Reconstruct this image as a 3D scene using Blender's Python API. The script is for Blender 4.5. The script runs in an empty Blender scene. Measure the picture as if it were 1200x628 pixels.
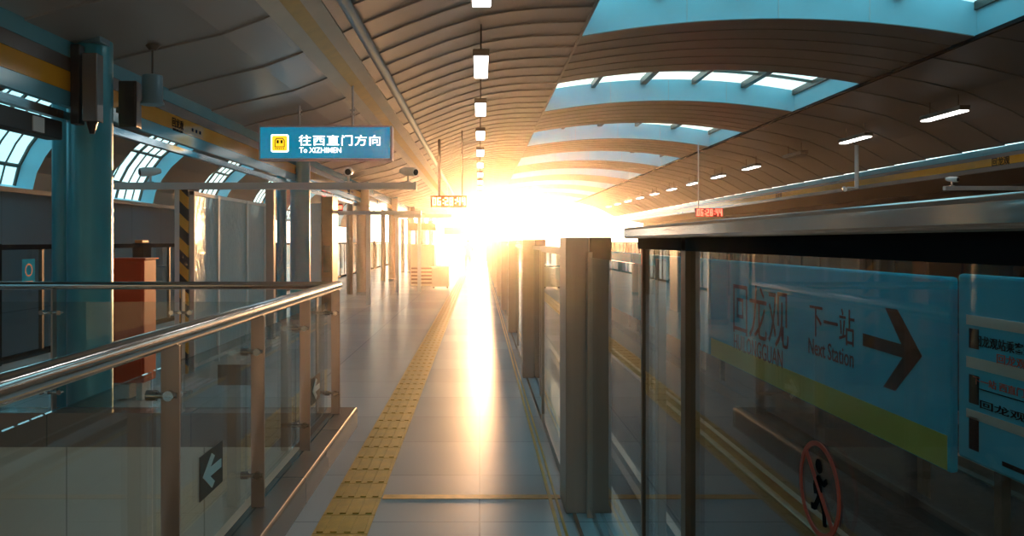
import bpy, bmesh, math, random
from mathutils import Vector, Matrix
random.seed(7)
S = bpy.context.scene
COL = S.collection
F, VX, VY, EH = 930.0, 562.0, 283.0, 1.59      # focal length in px, vanishing point, eye height
PI = math.pi

# ------------------------------------------------------------------ materials
def nodes(name):
    m = bpy.data.materials.new(name); m.use_nodes = True
    nt = m.node_tree; nt.nodes.clear()
    out = nt.nodes.new('ShaderNodeOutputMaterial')
    return m, nt, out

def mat(name, col, rough=.5, metal=0., var=.08, scale=6., bump=0., bscale=40., coat=0., spec=.5, stretch=(1, 1, 1)):
    m, nt, out = nodes(name)
    p = nt.nodes.new('ShaderNodeBsdfPrincipled')
    p.inputs['Metallic'].default_value = metal
    p.inputs['Coat Weight'].default_value = coat
    p.inputs['Specular IOR Level'].default_value = spec
    tc = nt.nodes.new('ShaderNodeTexCoord')
    mp = nt.nodes.new('ShaderNodeMapping'); mp.inputs['Scale'].default_value = stretch
    nt.links.new(tc.outputs['Object'], mp.inputs['Vector'])
    n = nt.nodes.new('ShaderNodeTexNoise'); n.inputs['Scale'].default_value = scale; n.inputs['Detail'].default_value = 4
    nt.links.new(mp.outputs['Vector'], n.inputs['Vector'])
    r = nt.nodes.new('ShaderNodeValToRGB')
    r.color_ramp.elements[0].position = .3; r.color_ramp.elements[1].position = .7
    r.color_ramp.elements[0].color = [max(0, c * (1 - var)) for c in col] + [1]
    r.color_ramp.elements[1].color = [min(1, c * (1 + var)) for c in col] + [1]
    nt.links.new(n.outputs['Fac'], r.inputs['Fac'])
    nt.links.new(r.outputs['Color'], p.inputs['Base Color'])
    mr = nt.nodes.new('ShaderNodeMapRange')
    mr.inputs['To Min'].default_value = max(.02, rough * .85); mr.inputs['To Max'].default_value = min(1, rough * 1.15)
    nt.links.new(n.outputs['Fac'], mr.inputs['Value']); nt.links.new(mr.outputs['Result'], p.inputs['Roughness'])
    if bump:
        b = nt.nodes.new('ShaderNodeBump'); b.inputs['Strength'].default_value = bump; b.inputs['Distance'].default_value = .01
        n2 = nt.nodes.new('ShaderNodeTexNoise'); n2.inputs['Scale'].default_value = bscale
        nt.links.new(mp.outputs['Vector'], n2.inputs['Vector'])
        nt.links.new(n2.outputs['Fac'], b.inputs['Height']); nt.links.new(b.outputs['Normal'], p.inputs['Normal'])
    nt.links.new(p.outputs['BSDF'], out.inputs['Surface'])
    return m

def emis(name, col, strength):
    m, nt, out = nodes(name)
    e = nt.nodes.new('ShaderNodeEmission'); e.inputs['Color'].default_value = (*col, 1); e.inputs['Strength'].default_value = strength
    nt.links.new(e.outputs[0], out.inputs['Surface'])
    return m

def glass(name, tint, f0=.05, rough=.0, power=5.0, glossy=1.0):
    m, nt, out = nodes(name)
    lw = nt.nodes.new('ShaderNodeLayerWeight'); lw.inputs['Blend'].default_value = .5
    pw = nt.nodes.new('ShaderNodeMath'); pw.operation = 'POWER'; pw.inputs[1].default_value = power
    nt.links.new(lw.outputs['Facing'], pw.inputs[0])
    ma = nt.nodes.new('ShaderNodeMath'); ma.operation = 'MULTIPLY_ADD'; ma.inputs[1].default_value = (1 - f0) * glossy; ma.inputs[2].default_value = f0
    nt.links.new(pw.outputs[0], ma.inputs[0])
    t = nt.nodes.new('ShaderNodeBsdfTransparent'); t.inputs['Color'].default_value = (*tint, 1)
    g = nt.nodes.new('ShaderNodeBsdfGlossy'); g.inputs['Roughness'].default_value = rough; g.inputs['Color'].default_value = (.95, .97, 1, 1)
    mx = nt.nodes.new('ShaderNodeMixShader')
    nt.links.new(ma.outputs[0], mx.inputs[0]); nt.links.new(t.outputs[0], mx.inputs[1]); nt.links.new(g.outputs[0], mx.inputs[2])
    nt.links.new(mx.outputs[0], out.inputs['Surface'])
    return m

def tiles(name, col, grout, size, rough, spec=.5, var=.1, offset=0., mortar=.006, axes='XY', metal=0., bump=.12):
    m, nt, out = nodes(name)
    p = nt.nodes.new('ShaderNodeBsdfPrincipled'); p.inputs['Specular IOR Level'].default_value = spec
    p.inputs['Metallic'].default_value = metal
    tc = nt.nodes.new('ShaderNodeTexCoord')
    sp = nt.nodes.new('ShaderNodeSeparateXYZ'); cb = nt.nodes.new('ShaderNodeCombineXYZ')
    nt.links.new(tc.outputs['Object'], sp.inputs[0])
    nt.links.new(sp.outputs[axes[0]], cb.inputs[0]); nt.links.new(sp.outputs[axes[1]], cb.inputs[1])
    b = nt.nodes.new('ShaderNodeTexBrick'); b.offset = offset
    b.inputs['Scale'].default_value = 1.0; b.inputs['Brick Width'].default_value = size[0]; b.inputs['Row Height'].default_value = size[1]
    b.inputs['Mortar Size'].default_value = mortar
    b.inputs['Color1'].default_value = [c * (1 - var) for c in col] + [1]
    b.inputs['Color2'].default_value = [min(1, c * (1 + var)) for c in col] + [1]
    b.inputs['Mortar'].default_value = (*grout, 1)
    nt.links.new(cb.outputs[0], b.inputs['Vector'])
    n = nt.nodes.new('ShaderNodeTexNoise'); n.inputs['Scale'].default_value = 3.; n.inputs['Detail'].default_value = 6
    nt.links.new(tc.outputs['Object'], n.inputs['Vector'])
    mx = nt.nodes.new('ShaderNodeMix'); mx.data_type = 'RGBA'; mx.blend_type = 'MULTIPLY'; mx.inputs[0].default_value = .5
    nt.links.new(b.outputs['Color'], mx.inputs[6])
    cr = nt.nodes.new('ShaderNodeValToRGB'); cr.color_ramp.elements[0].color = (.86, .86, .86, 1); cr.color_ramp.elements[1].color = (1, 1, 1, 1)
    nt.links.new(n.outputs['Fac'], cr.inputs[0]); nt.links.new(cr.outputs[0], mx.inputs[7])
    nt.links.new(mx.outputs[2], p.inputs['Base Color'])
    mr = nt.nodes.new('ShaderNodeMapRange'); mr.inputs['To Min'].default_value = rough * .94; mr.inputs['To Max'].default_value = rough * 1.06
    nt.links.new(n.outputs['Fac'], mr.inputs['Value']); nt.links.new(mr.outputs['Result'], p.inputs['Roughness'])
    bp = nt.nodes.new('ShaderNodeBump'); bp.inputs['Strength'].default_value = bump; bp.inputs['Distance'].default_value = .004
    nt.links.new(n.outputs['Fac'], bp.inputs['Height']); nt.links.new(bp.outputs['Normal'], p.inputs['Normal'])
    nt.links.new(p.outputs['BSDF'], out.inputs['Surface'])
    return m

def stripes(name, c1, c2, period):
    """diagonal hazard stripes on a post face (X/Z plane)"""
    m, nt, out = nodes(name)
    p = nt.nodes.new('ShaderNodeBsdfPrincipled'); p.inputs['Roughness'].default_value = .4
    tc = nt.nodes.new('ShaderNodeTexCoord'); sp = nt.nodes.new('ShaderNodeSeparateXYZ')
    nt.links.new(tc.outputs['Object'], sp.inputs[0])
    a = nt.nodes.new('ShaderNodeMath'); a.operation = 'ADD'
    nt.links.new(sp.outputs['X'], a.inputs[0]); nt.links.new(sp.outputs['Z'], a.inputs[1])
    d = nt.nodes.new('ShaderNodeMath'); d.operation = 'DIVIDE'; d.inputs[1].default_value = period
    nt.links.new(a.outputs[0], d.inputs[0])
    f = nt.nodes.new('ShaderNodeMath'); f.operation = 'FRACT'; nt.links.new(d.outputs[0], f.inputs[0])
    g = nt.nodes.new('ShaderNodeMath'); g.operation = 'GREATER_THAN'; g.inputs[1].default_value = .5; nt.links.new(f.outputs[0], g.inputs[0])
    mx = nt.nodes.new('ShaderNodeMix'); mx.data_type = 'RGBA'
    mx.inputs[6].default_value = (*c1, 1); mx.inputs[7].default_value = (*c2, 1)
    nt.links.new(g.outputs[0], mx.inputs[0]); nt.links.new(mx.outputs[2], p.inputs['Base Color'])
    nt.links.new(p.outputs['BSDF'], out.inputs['Surface'])
    return m

M = {}
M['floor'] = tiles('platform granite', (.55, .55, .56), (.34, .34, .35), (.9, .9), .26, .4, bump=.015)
M['floor_stone'] = tiles('kerb granite', (.20, .145, .12), (.10, .08, .07), (1.2, 1.2), .22, .5)
M['cream_tile'] = tiles('cream wall tile', (.62, .58, .50), (.30, .28, .25), (1.15, 1.4), .3, .5, .03, axes='XZ')
M['tactile'] = mat('yellow tactile stone', (.66, .38, .065), .35, 0, .12, 9)
M['orange_paint'] = mat('orange floor paint', (.75, .36, .06), .4, 0, .25, 14)
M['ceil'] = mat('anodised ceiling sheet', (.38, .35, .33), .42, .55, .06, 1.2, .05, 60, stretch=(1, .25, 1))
M['ceil_arch'] = mat('bronze arch sheet', (.25, .22, .205), .42, .5, .06, 1.2)
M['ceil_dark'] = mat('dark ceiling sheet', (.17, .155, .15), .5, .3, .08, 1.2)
M['ceil_cream'] = mat('cream ceiling strip', (.62, .56, .46), .5, .2, .06, 3)
M['ceil_yellow'] = mat('yellow ceiling strip', (.58, .40, .13), .5, .2, .1, 6)
M['reveal'] = mat('pale blue skylight lining', (.44, .64, .70), .55, 0, .04, 2)
M['steel'] = mat('brushed stainless steel', (.60, .60, .60), .13, 1, .06, 20, .04, 80, stretch=(1, .08, 1))
M['steel_post'] = mat('satin steel post', (.36, .33, .32), .34, .85, .08, 10, stretch=(1, 1, .1))
M['steel_dark'] = mat('dark bronze steel', (.13, .095, .075), .38, .5, .1, 8)
M['steel_gate'] = mat('brushed steel gate cover', (.46, .37, .32), .34, .4, .06, 18, .03, 60, stretch=(1, 1, .06))
M['grey_paint'] = mat('grey painted steel', (.58, .59, .60), .45, .1, .06, 5)
M['teal_paint'] = mat('blue grey column paint', (.04, .30, .38), .30, .1, .05, 4)
M['warm_lit_paint'] = mat('column paint tinted as sunlit', (.36, .27, .21), .35, .2, .05, 4)  # far columns: warm sunlit tone put into the paint colour
M['pipe'] = mat('painted conduit pipe', (.16, .27, .33), .35, .3, .05, 5)
M['black'] = mat('black plastic', (.012, .013, .015), .35, 0, .1, 8)
M['black_frame'] = mat('black gate frame', (.016, .017, .02), .8, 0, .1, 8, spec=0)
M['dark'] = mat('dark concrete', (.03, .032, .035), .8, 0, .25, 3, spec=0)
M['ballast'] = mat('dark track bed', (.028, .028, .03), .9, 0, .4, 18, spec=0)
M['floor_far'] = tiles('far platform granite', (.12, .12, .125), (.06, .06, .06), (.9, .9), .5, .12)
M['rail'] = mat('worn rail steel', (.30, .26, .23), .3, .9, .1, 10)
M['wall'] = tiles('grey wall panel', (.24, .28, .32), (.08, .09, .10), (2.2, 3.5), .55, 0, .03, axes='YZ', bump=0.)
M['wall_pale'] = tiles('pale wall panel', (.20, .25, .27), (.1, .1, .1), (2.2, 3.5), .6, 0, .03, axes='XZ', bump=0.)
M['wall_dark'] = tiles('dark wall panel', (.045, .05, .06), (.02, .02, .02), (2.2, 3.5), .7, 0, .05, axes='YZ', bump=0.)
M['blue_band'] = mat('blue fascia enamel', (.12, .36, .44), .15, .1, .04, 4)
M['gold_band'] = mat('gold fascia enamel', (.74, .33, .03), .10, 0, .05, 3, spec=.3)
M['brown_band'] = mat('grey brown enamel and dark reflection', (.17, .15, .14), .2, .2, .05, 3)
M['red'] = mat('red enamel', (.72, .06, .018), .45, 0, .06, 5, spec=.2)
M['white'] = mat('white enamel', (.72, .72, .72), .4, 0, .03, 5)
M['cream'] = mat('cream enamel', (.70, .62, .48), .45, 0, .05, 5)
M['brown'] = mat('brown cabinet laminate', (.20, .10, .05), .4, 0, .1, 8)
def film(name):
    m = mat(name, (.80, .78, .75), .16, 0, .06, 5, .9, 9, spec=1.0, stretch=(2.5, 2.5, .8))
    nt = m.node_tree; out = [n for n in nt.nodes if n.type == 'OUTPUT_MATERIAL'][0]; p = [n for n in nt.nodes if n.type == 'BSDF_PRINCIPLED'][0]
    t = nt.nodes.new('ShaderNodeBsdfTransparent'); tl = nt.nodes.new('ShaderNodeBsdfTranslucent'); tl.inputs['Color'].default_value = (.8, .76, .72, 1)
    m1 = nt.nodes.new('ShaderNodeMixShader'); m1.inputs[0].default_value = .62; m2 = nt.nodes.new('ShaderNodeMixShader'); m2.inputs[0].default_value = .72
    nt.links.new(p.outputs[0], m1.inputs[1]); nt.links.new(tl.outputs[0], m1.inputs[2]); nt.links.new(t.outputs[0], m2.inputs[1]); nt.links.new(m1.outputs[0], m2.inputs[2])
    [n for n in nt.nodes if n.type == 'BUMP'][0].inputs['Distance'].default_value = .06
    nt.links.new(m2.outputs[0], out.inputs['Surface'])
    return m
M['film'] = film('crinkled plastic sheet')
M['hazard'] = stripes('black and amber hazard stripes', (.70, .36, .03), (.02, .02, .02), .29)
M['sign_brown'] = mat('dark brown sign plate', (.075, .055, .045), .4)
M['sign_white'] = mat('sign white', (.80, .78, .72), .45, 0, .02)
M['text_black'] = mat('black lettering', (.010, .011, .014), .6, 0, .02, spec=0)
M['text_red'] = mat('red lettering', (.55, .07, .04), .5, 0, .02)
M['board_blue'] = mat('teal sign board', (.01, .46, .60), .5, 0, .05, .8, spec=0)
M['board_pale'] = mat('pale blue poster board', (.07, .46, .58), .5, 0, .08, 1.5, spec=0)
M['board_cream'] = mat('cream poster band', (.60, .52, .42), .4, 0, .08, 2)
M['board_olive'] = mat('olive sign stripe', (.38, .42, .06), .4, 0, .05, 1)
M['glass'] = glass('clear railing glass', (.86, .90, .90), .045, 0, 5, .8)
M['gate_glass'] = glass('gate glass', (.80, .88, .90), .01, 0, 4.8, .85)
M['dark_glass'] = glass('dark gate glass', (.35, .40, .42), .02, 0, 6, .25)
M['sky_glass'] = glass('skylight glass', (.62, .82, .86), .05, 0, 5, .6)
M['stair_fill'] = emis('added stair fill tube', (1, .94, .82), 20)
M['lamp'] = emis('lamp diffuser', (1, .97, .93), 7)
M['sign_lit'] = emis('backlit blue sign face', (.0, .17, .27), .9)
M['sign_text'] = emis('backlit white lettering', (.85, .97, 1), 2.2)
M['sign_yellow'] = emis('backlit yellow pictogram', (1, .55, .02), 1.1)
M['led_amber'] = emis('amber display digits', (1, .62, .15), 6)
M['led_red'] = emis('red display digits', (1, .08, .05), 4)
M['led_back'] = mat('amber display case', (.16, .04, .008), .7, spec=0)
M['led_back_red'] = mat('red display case', (.22, .01, .012), .5)
M['orange_tip'] = mat('orange plastic', (.75, .18, .02), .4)
M['camera_white'] = mat('white camera shell', (.75, .76, .76), .25)
M['skin'] = mat('skin', (.48, .30, .22), .6)
M['coat'] = mat('dark clothing', (.07, .06, .06), .8)
M['hair'] = mat('dark hair', (.015, .012, .01), .6)
M['ground'] = mat('dry ground outside', (.22, .19, .16), .9, 0, .3, .3)

# ------------------------------------------------------------------ mesh helpers
class MB:
    def __init__(s): s.v = []; s.f = []
    def add(s, vs, fs):
        b = len(s.v); s.v += [tuple(v) for v in vs]; s.f += [tuple(b + i for i in f) for f in fs]; return s
    def box(s, x0, x1, y0, y1, z0, z1):
        return s.add([(x0, y0, z0), (x1, y0, z0), (x1, y1, z0), (x0, y1, z0), (x0, y0, z1), (x1, y0, z1), (x1, y1, z1), (x0, y1, z1)],
                     [(3, 2, 1, 0), (4, 5, 6, 7), (0, 1, 5, 4), (1, 2, 6, 5), (2, 3, 7, 6), (3, 0, 4, 7)])
    def tube(s, pts, r, seg=20, cap=True):
        pts = [Vector(p) for p in pts]; n = len(pts); rs = r if isinstance(r, (list, tuple)) else [r] * n
        t0 = (pts[1] - pts[0]).normalized()
        up = Vector((0, 0, 1)) if abs(t0.z) < .9 else Vector((0, 1, 0))
        u = t0.cross(up).normalized(); vs = []
        for i, p in enumerate(pts):
            a = (pts[i] - pts[i - 1]).normalized() if i else t0
            c = (pts[i + 1] - pts[i]).normalized() if i < n - 1 else a
            t = (a + c).normalized()
            u = (u - t * u.dot(t)).normalized(); w = t.cross(u)
            for k in range(seg):
                an = 2 * PI * k / seg
                vs.append(p + (u * math.cos(an) + w * math.sin(an)) * rs[i])
        fs = [(i * seg + k, i * seg + (k + 1) % seg, (i + 1) * seg + (k + 1) % seg, (i + 1) * seg + k) for i in range(n - 1) for k in range(seg)]
        if cap: fs += [tuple(range(seg))[::-1], tuple((n - 1) * seg + k for k in range(seg))]
        return s.add(vs, fs)
    def prism(s, poly, axis, a, b):
        """extrude a 2-D polygon along an axis: axis 'Y' -> poly is (x,z); 'X' -> (y,z); 'Z' -> (x,y)"""
        def P(p, d): return {'Y': (p[0], d, p[1]), 'X': (d, p[0], p[1]), 'Z': (p[0], p[1], d)}[axis]
        n = len(poly)
        return s.add([P(p, a) for p in poly] + [P(p, b) for p in poly],
                     [tuple(range(n)), tuple(range(2 * n - 1, n - 1, -1))] + [(i, i + n, (i + 1) % n + n, (i + 1) % n) for i in range(n)])
    def build(s, name, m, parent=None, bevel=0., smooth=False, solid=0.):
        o0 = Vector((0, 0, 0))
        if parent is not None:
            r = parent
            while r.parent: r = r.parent
            o0 = r.location
        me = bpy.data.meshes.new(name); me.from_pydata([Vector(v) - o0 for v in s.v], [], s.f); me.validate(); me.update()
        bm = bmesh.new(); bm.from_mesh(me); bmesh.ops.recalc_face_normals(bm, faces=bm.faces); bm.to_mesh(me); bm.free()
        me.materials.append(M[m] if isinstance(m, str) else m)
        o = bpy.data.objects.new(name, me); COL.objects.link(o)
        if parent is not None: o.parent = parent
        if smooth:
            for p in me.polygons: p.use_smooth = True
            md = o.modifiers.new('edges', 'EDGE_SPLIT'); md.split_angle = math.radians(40)
        if bevel:
            md = o.modifiers.new('bevel', 'BEVEL'); md.width = bevel; md.segments = 2; md.limit_method = 'ANGLE'
        if solid:
            md = o.modifiers.new('solid', 'SOLIDIFY'); md.thickness = solid; md.offset = -1
        return o

def tag(o, label=None, cat=None, group=None, kind=None):
    if label: o['label'] = label
    if cat: o['category'] = cat
    if group: o['group'] = group
    if kind: o['kind'] = kind
    return o
def thing(name, loc, label, cat, group=None):
    o = bpy.data.objects.new(name, None); COL.objects.link(o); o.location = loc; o.empty_display_size = .1
    return tag(o, label, cat, group)
def struct(o, label=None, cat=None): return tag(o, label, cat, None, 'structure')
def copy_tree(o, parent=None):
    c = o.copy(); COL.objects.link(c)
    if parent is not None: c.parent = parent
    for ch in [x for x in o.children]: copy_tree(ch, c)
    return c
ORD = 'nearest|second|third|fourth|fifth|sixth|seventh|eighth|ninth|tenth|eleventh|twelfth|thirteenth|fourteenth|fifteenth|sixteenth'.split('|')
def nth(i): return ORD[i] if i == 0 else ORD[i] + ' nearest'

def text_mb(txt, size, basis, origin, width=None, height=None, extrude=.004, bold=0., spacing=1.0):
    """lettering turned into mesh; basis = (right, up) world vectors, origin = centre of the text; width/height fit it exactly"""
    cu = bpy.data.curves.new('t', 'FONT'); cu.body = txt; cu.size = 1; cu.extrude = 0; cu.offset = bold; cu.resolution_u = 3; cu.space_character = spacing
    ob = bpy.data.objects.new('t', cu); COL.objects.link(ob)
    dg = bpy.context.evaluated_depsgraph_get(); ev = ob.evaluated_get(dg); me = ev.to_mesh()
    vs = [v.co.copy() for v in me.vertices]; fs = [tuple(p.vertices) for p in me.polygons]
    ev.to_mesh_clear(); bpy.data.objects.remove(ob); bpy.data.curves.remove(cu)
    mb = MB()
    if not vs: print('EMPTY TEXT', txt); return mb
    x0, x1 = min(v.x for v in vs), max(v.x for v in vs); y0, y1 = min(v.y for v in vs), max(v.y for v in vs)
    sx = sy = size
    if width: sx = width / (x1 - x0); sy = sx
    if height: sy = height / (y1 - y0); sx = sx if width else sy
    R, U = Vector(basis[0]), Vector(basis[1]); N = R.cross(U); O = Vector(origin)
    n = len(vs)
    W = [O + R * (v.x - (x0 + x1) / 2) * sx + U * (v.y - (y0 + y1) / 2) * sy for v in vs]
    # front face plus side walls along the open outline edges
    cnt = {}
    for f in fs:
        for i in range(len(f)):
            e = (f[i], f[(i + 1) % len(f)]); k = tuple(sorted(e)); cnt.setdefault(k, []).append(e)
    walls = [(e[0][1], e[0][0], e[0][0] + n, e[0][1] + n) for e in cnt.values() if len(e) == 1]
    mb.add([w + N * extrude for w in W] + W, fs + walls)
    return mb
FRONT = ((1, 0, 0), (0, 0, 1))         # read by someone looking along +Y
FACEL = ((0, -1, 0), (0, 0, 1))        # on a plane facing -X
FACER = ((0, 1, 0), (0, 0, 1))         # on a plane facing +X

SEG = {'0': 'abcdef', '1': 'bc', '2': 'abged', '3': 'abgcd', '4': 'fgbc', '5': 'afgcd', '6': 'afgedc', '7': 'abc', '8': 'abcdefg', '9': 'abcdfg'}
def digits(txt, x, y, z, h, w, pitch, colon):
    mb = MB(); t = h * .15; c = x
    for ch in txt:
        if ch == ':':
            mb.box(c + colon * .3, c + colon * .3 + t, y - .01, y, z + h * .2, z + h * .2 + t); mb.box(c + colon * .3, c + colon * .3 + t, y - .01, y, z + h * .62, z + h * .62 + t); c += colon; continue
        R = {'a': (0, w, h - t, h), 'd': (0, w, 0, t), 'g': (0, w, h / 2 - t / 2, h / 2 + t / 2), 'f': (0, t, h / 2, h), 'b': (w - t, w, h / 2, h), 'e': (0, t, 0, h / 2), 'c': (w - t, w, 0, h / 2)}
        for s in SEG[ch]:
            a, b, d, e = R[s]; mb.box(c + a, c + b, y - .01, y, z + d, z + e)
        c += pitch
    return mb

# ------------------------------------------------------------------ camera
cd = bpy.data.cameras.new('camera'); cam = bpy.data.objects.new('camera', cd); COL.objects.link(cam)
cam.location = (0, 0, EH); cam.rotation_euler = (PI / 2, 0, 0)
cd.sensor_width = 36; cd.lens = F * 36 / 1200; cd.shift_x = (600 - VX) / 1200; cd.shift_y = -(314 - VY) / 1200
cd.clip_end = 2000; cd.clip_start = .02
S.camera = cam

# ------------------------------------------------------------------ setting: floors, tracks, stairwell
YB, YE = -9.0, 64.0
GX = .52                                           # platform gate line
WX0, WX1, WY1 = -4.7, -1.19, 6.60                  # stairwell opening
fl = MB()
fl.box(-6.35, -4.75, YB, YE, -.3, 0).box(-4.75, WX1 + .001, WY1 + .15, YE, -.3, 0).box(WX1 + .001, .86, YB, YE, -.3, 0).box(-4.75, WX1 + .001, YB, -3.2, -.3, 0)
struct(fl.build('floor', 'floor'))
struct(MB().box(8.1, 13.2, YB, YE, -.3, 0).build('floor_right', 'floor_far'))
struct(MB().box(-6.35, .80, YB, YE, -1.15, -.3).build('wall_platform', 'dark')) if False else None
pw = MB().box(.74, .84, YB, YE, -1.15, -.3).box(-6.33, -6.23, YB, YE, -1.15, -.3).box(8.12, 8.22, YB, YE, -1.15, -.3)
struct(pw.build('wall_platform', 'dark'))
tb = MB().box(.84, 8.12, YB, YE, -1.35, -1.15).box(-10.6, -6.33, YB, YE, -1.35, -1.15)
struct(tb.build('floor_track', 'ballast'))
sg = MB().box(-600, 600, YE, 900, -1.5, -1.16).box(-600, 600, -300, YB, -1.5, -1.16).box(-600, -10.8, YB, YE, -1.5, -1.16).box(13.4, 600, YB, YE, -1.5, -1.16)
struct(sg.build('ground', 'ground'))
# rails of the tracks
for i, (x, w) in enumerate([(1.75, 'nearer rail of the track beside the glass gates'), (3.2, 'farther rail of the track beside the glass gates'), (5.8, 'nearer rail of the track beyond the blue sign boards'),
                            (7.25, 'farther rail of the track beyond the blue sign boards'), (-7.7, 'nearer rail of the track along the arched wall'), (-9.15, 'farther rail of the track along the arched wall')]):
    o = MB().prism([(x - .07, -1.15), (x + .07, -1.15), (x + .07, -1.13), (x + .012, -1.11), (x + .012, -1.03), (x + .036, -1.02), (x + .036, -.985), (x - .036, -.985), (x - .036, -1.02), (x - .012, -1.03), (x - .012, -1.11), (x - .07, -1.13)], 'Y', YB, YE).build('track_rail', 'rail')
    tag(o, 'long steel ' + w, 'rail', 'running rails of the tracks')
# kerb round the stairwell
k = MB()
k.prism([(WX1 - .05, -.28), (-1.05, -.28), (-1.05, .15), (-1.062, .165), (WX1 - .05, .165)], 'Y', -3.2, 6.83)
k.box(-4.75, WX1 - .05, WY1 - .0, 6.83, -.12, .165)
k.box(-4.75, -4.6, -3.2, WY1, -.28, .165)
struct(k.build('kerb', 'floor_stone', bevel=.004))
sw = MB()
sw.box(-4.7, -1.24, WY1 + .03, WY1 + .13, -3.2, -.10)        # end wall in cream tile
struct(sw.build('wall_stairwell', 'cream_tile'))
sw = MB().box(-4.75, -4.65, -3.2, WY1 + .03, -3.2, -.28).box(-1.24, -1.14, -3.2, WY1 + .03, -3.2, -.28)
struct(sw.build('wall_stairwell_side', 'cream_tile'))
struct(MB().box(-4.75, -1.14, -3.3, WY1 + .13, -3.35, -3.2).build('floor_stairwell', 'floor_stone'))
# stairs in the well climbing away behind the viewer
st = thing('staircase', (-2.9, -1, -3.2), 'stone stairs down in the stairwell behind the glass railing', 'stairs')
for i in range(9):
    MB().box(-4.64, -1.25, -3.2 + .3 * i, -3.2 + .3 * i + .32, -3.2, -.35 - i * .32).build('step', 'floor_stone', st)

wl = thing('stair_fill_lamp', (-1.3, 3.0, -.9), 'added tube lamp hidden below the kerb to brighten the stairwell', 'lamp')  # added lamp below the line of sight, brightens the cream end wall
MB().box(-1.30, -1.245, 1.2, 5.4, -.86, -.76).build('housing', 'grey_paint', wl, bevel=.005)
MB().tube([(-1.33, 1.25, -.81), (-1.33, 5.35, -.81)], .025, 12).build('tube', 'stair_fill', wl, smooth=True)
# tactile strip
tp = MB(); ux = [-.908, -.608]
for i in range(200):
    y = -2 + .3 * i + .0; 
    tp.box(ux[0], ux[1], y + .003, y + .297, .0, .006)
    for b in range(4):
        bx = ux[0] + .3 * (b + .5) / 4
        tp.box(bx - .018, bx + .018, y + .02, y + .28, .006, .012)
tag(tp.build('tactile_paving', 'tactile'), 'yellow ribbed tactile strip running down the grey platform floor', 'tactile paving')
struct(MB().box(-.6, .50, 4.90, 4.98, 0, .003).build('floor_marking', 'orange_paint'))
# yellow safety line with a metal edge by the gates
struct(MB().box(.425, .445, -2, YE, 0, .004).box(.465, .48, -2, YE, 0, .006).build('trim_1', 'tactile'))

# ------------------------------------------------------------------ ceiling
LP = [(-3.50, EH + 1.72), (-3.2, EH + 1.80), (-2.95, EH + 1.856), (-2.44, EH + 1.975), (-2.05, EH + 2.12), (-1.7, EH + 2.29), (-1.34, EH + 2.46)]
MP = [(-1.34, EH + 2.46), (-.9, EH + 2.64), (-.45, EH + 2.81), (0, EH + 2.95), (.4, EH + 3.02), (.8, EH + 3.06), (1.5, EH + 3.08)]
AX0, AX1, AZ = 1.5, 7.46, EH + 3.08
RPf = [(7.46, EH + 3.08), (8.2, EH + 2.95), (8.96, EH + 2.77), (9.8, EH + 2.42), (10.62, EH + 1.96)]
def arch(x):
    t = (x - AX0) / (AX1 - AX0) * 2 - 1
    return AZ + .27 * (1 - t * t)
AP = [(AX0 + (AX1 - AX0) * i / 20, arch(AX0 + (AX1 - AX0) * i / 20)) for i in range(21)]
def zc(x):
    for P in (LP, MP, AP, RPf):
        for (a, b), (c, d) in zip(P, P[1:]):
            if a <= x <= c: return b + (d - b) * (x - a) / (c - a)
    return P[-1][1]
def sheet(prof, y0, y1, step, lip, name, m, smooth_n=1):
    mb = MB(); n = int(round((y1 - y0) / step)); k = len(prof)
    for i in range(n):
        ya, yb = y0 + i * step, y0 + (i + 1) * step
        vs = [(x, ya, z - lip) for x, z in prof] + [(x, yb, z) for x, z in prof] + [(x, ya, z) for x, z in prof]
        fs = [(j, j + 1, k + j + 1, k + j) for j in range(k - 1)] + [(2 * k + j, 2 * k + j + 1, j + 1, j) for j in range(k - 1)]
        mb.add(vs, fs)
    return mb.build(name, m)
CY0 = -8.1
struct(sheet(LP, CY0, YE - 1, 1.42, .02, 'ceiling_left', 'ceil'))
struct(sheet(MP, CY0, YE - 1, .71, .022, 'ceiling', 'ceil'))
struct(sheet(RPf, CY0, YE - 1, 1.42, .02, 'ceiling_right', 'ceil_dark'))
# cream / yellow coloured strips laid along the left slope
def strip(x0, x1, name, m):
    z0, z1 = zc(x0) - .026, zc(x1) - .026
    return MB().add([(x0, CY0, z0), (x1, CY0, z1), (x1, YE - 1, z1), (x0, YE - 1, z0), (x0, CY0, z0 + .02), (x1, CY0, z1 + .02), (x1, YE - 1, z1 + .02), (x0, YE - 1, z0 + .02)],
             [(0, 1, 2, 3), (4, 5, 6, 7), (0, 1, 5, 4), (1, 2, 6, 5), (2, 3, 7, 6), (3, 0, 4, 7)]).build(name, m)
struct(strip(-1.98, -1.83, 'ceil_strip_2', 'ceil_cream')); struct(strip(-1.83, -1.69, 'ceil_strip_3', 'ceil_yellow')); struct(strip(-1.69, -1.54, 'ceil_strip_4', 'ceil_cream'))
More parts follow.
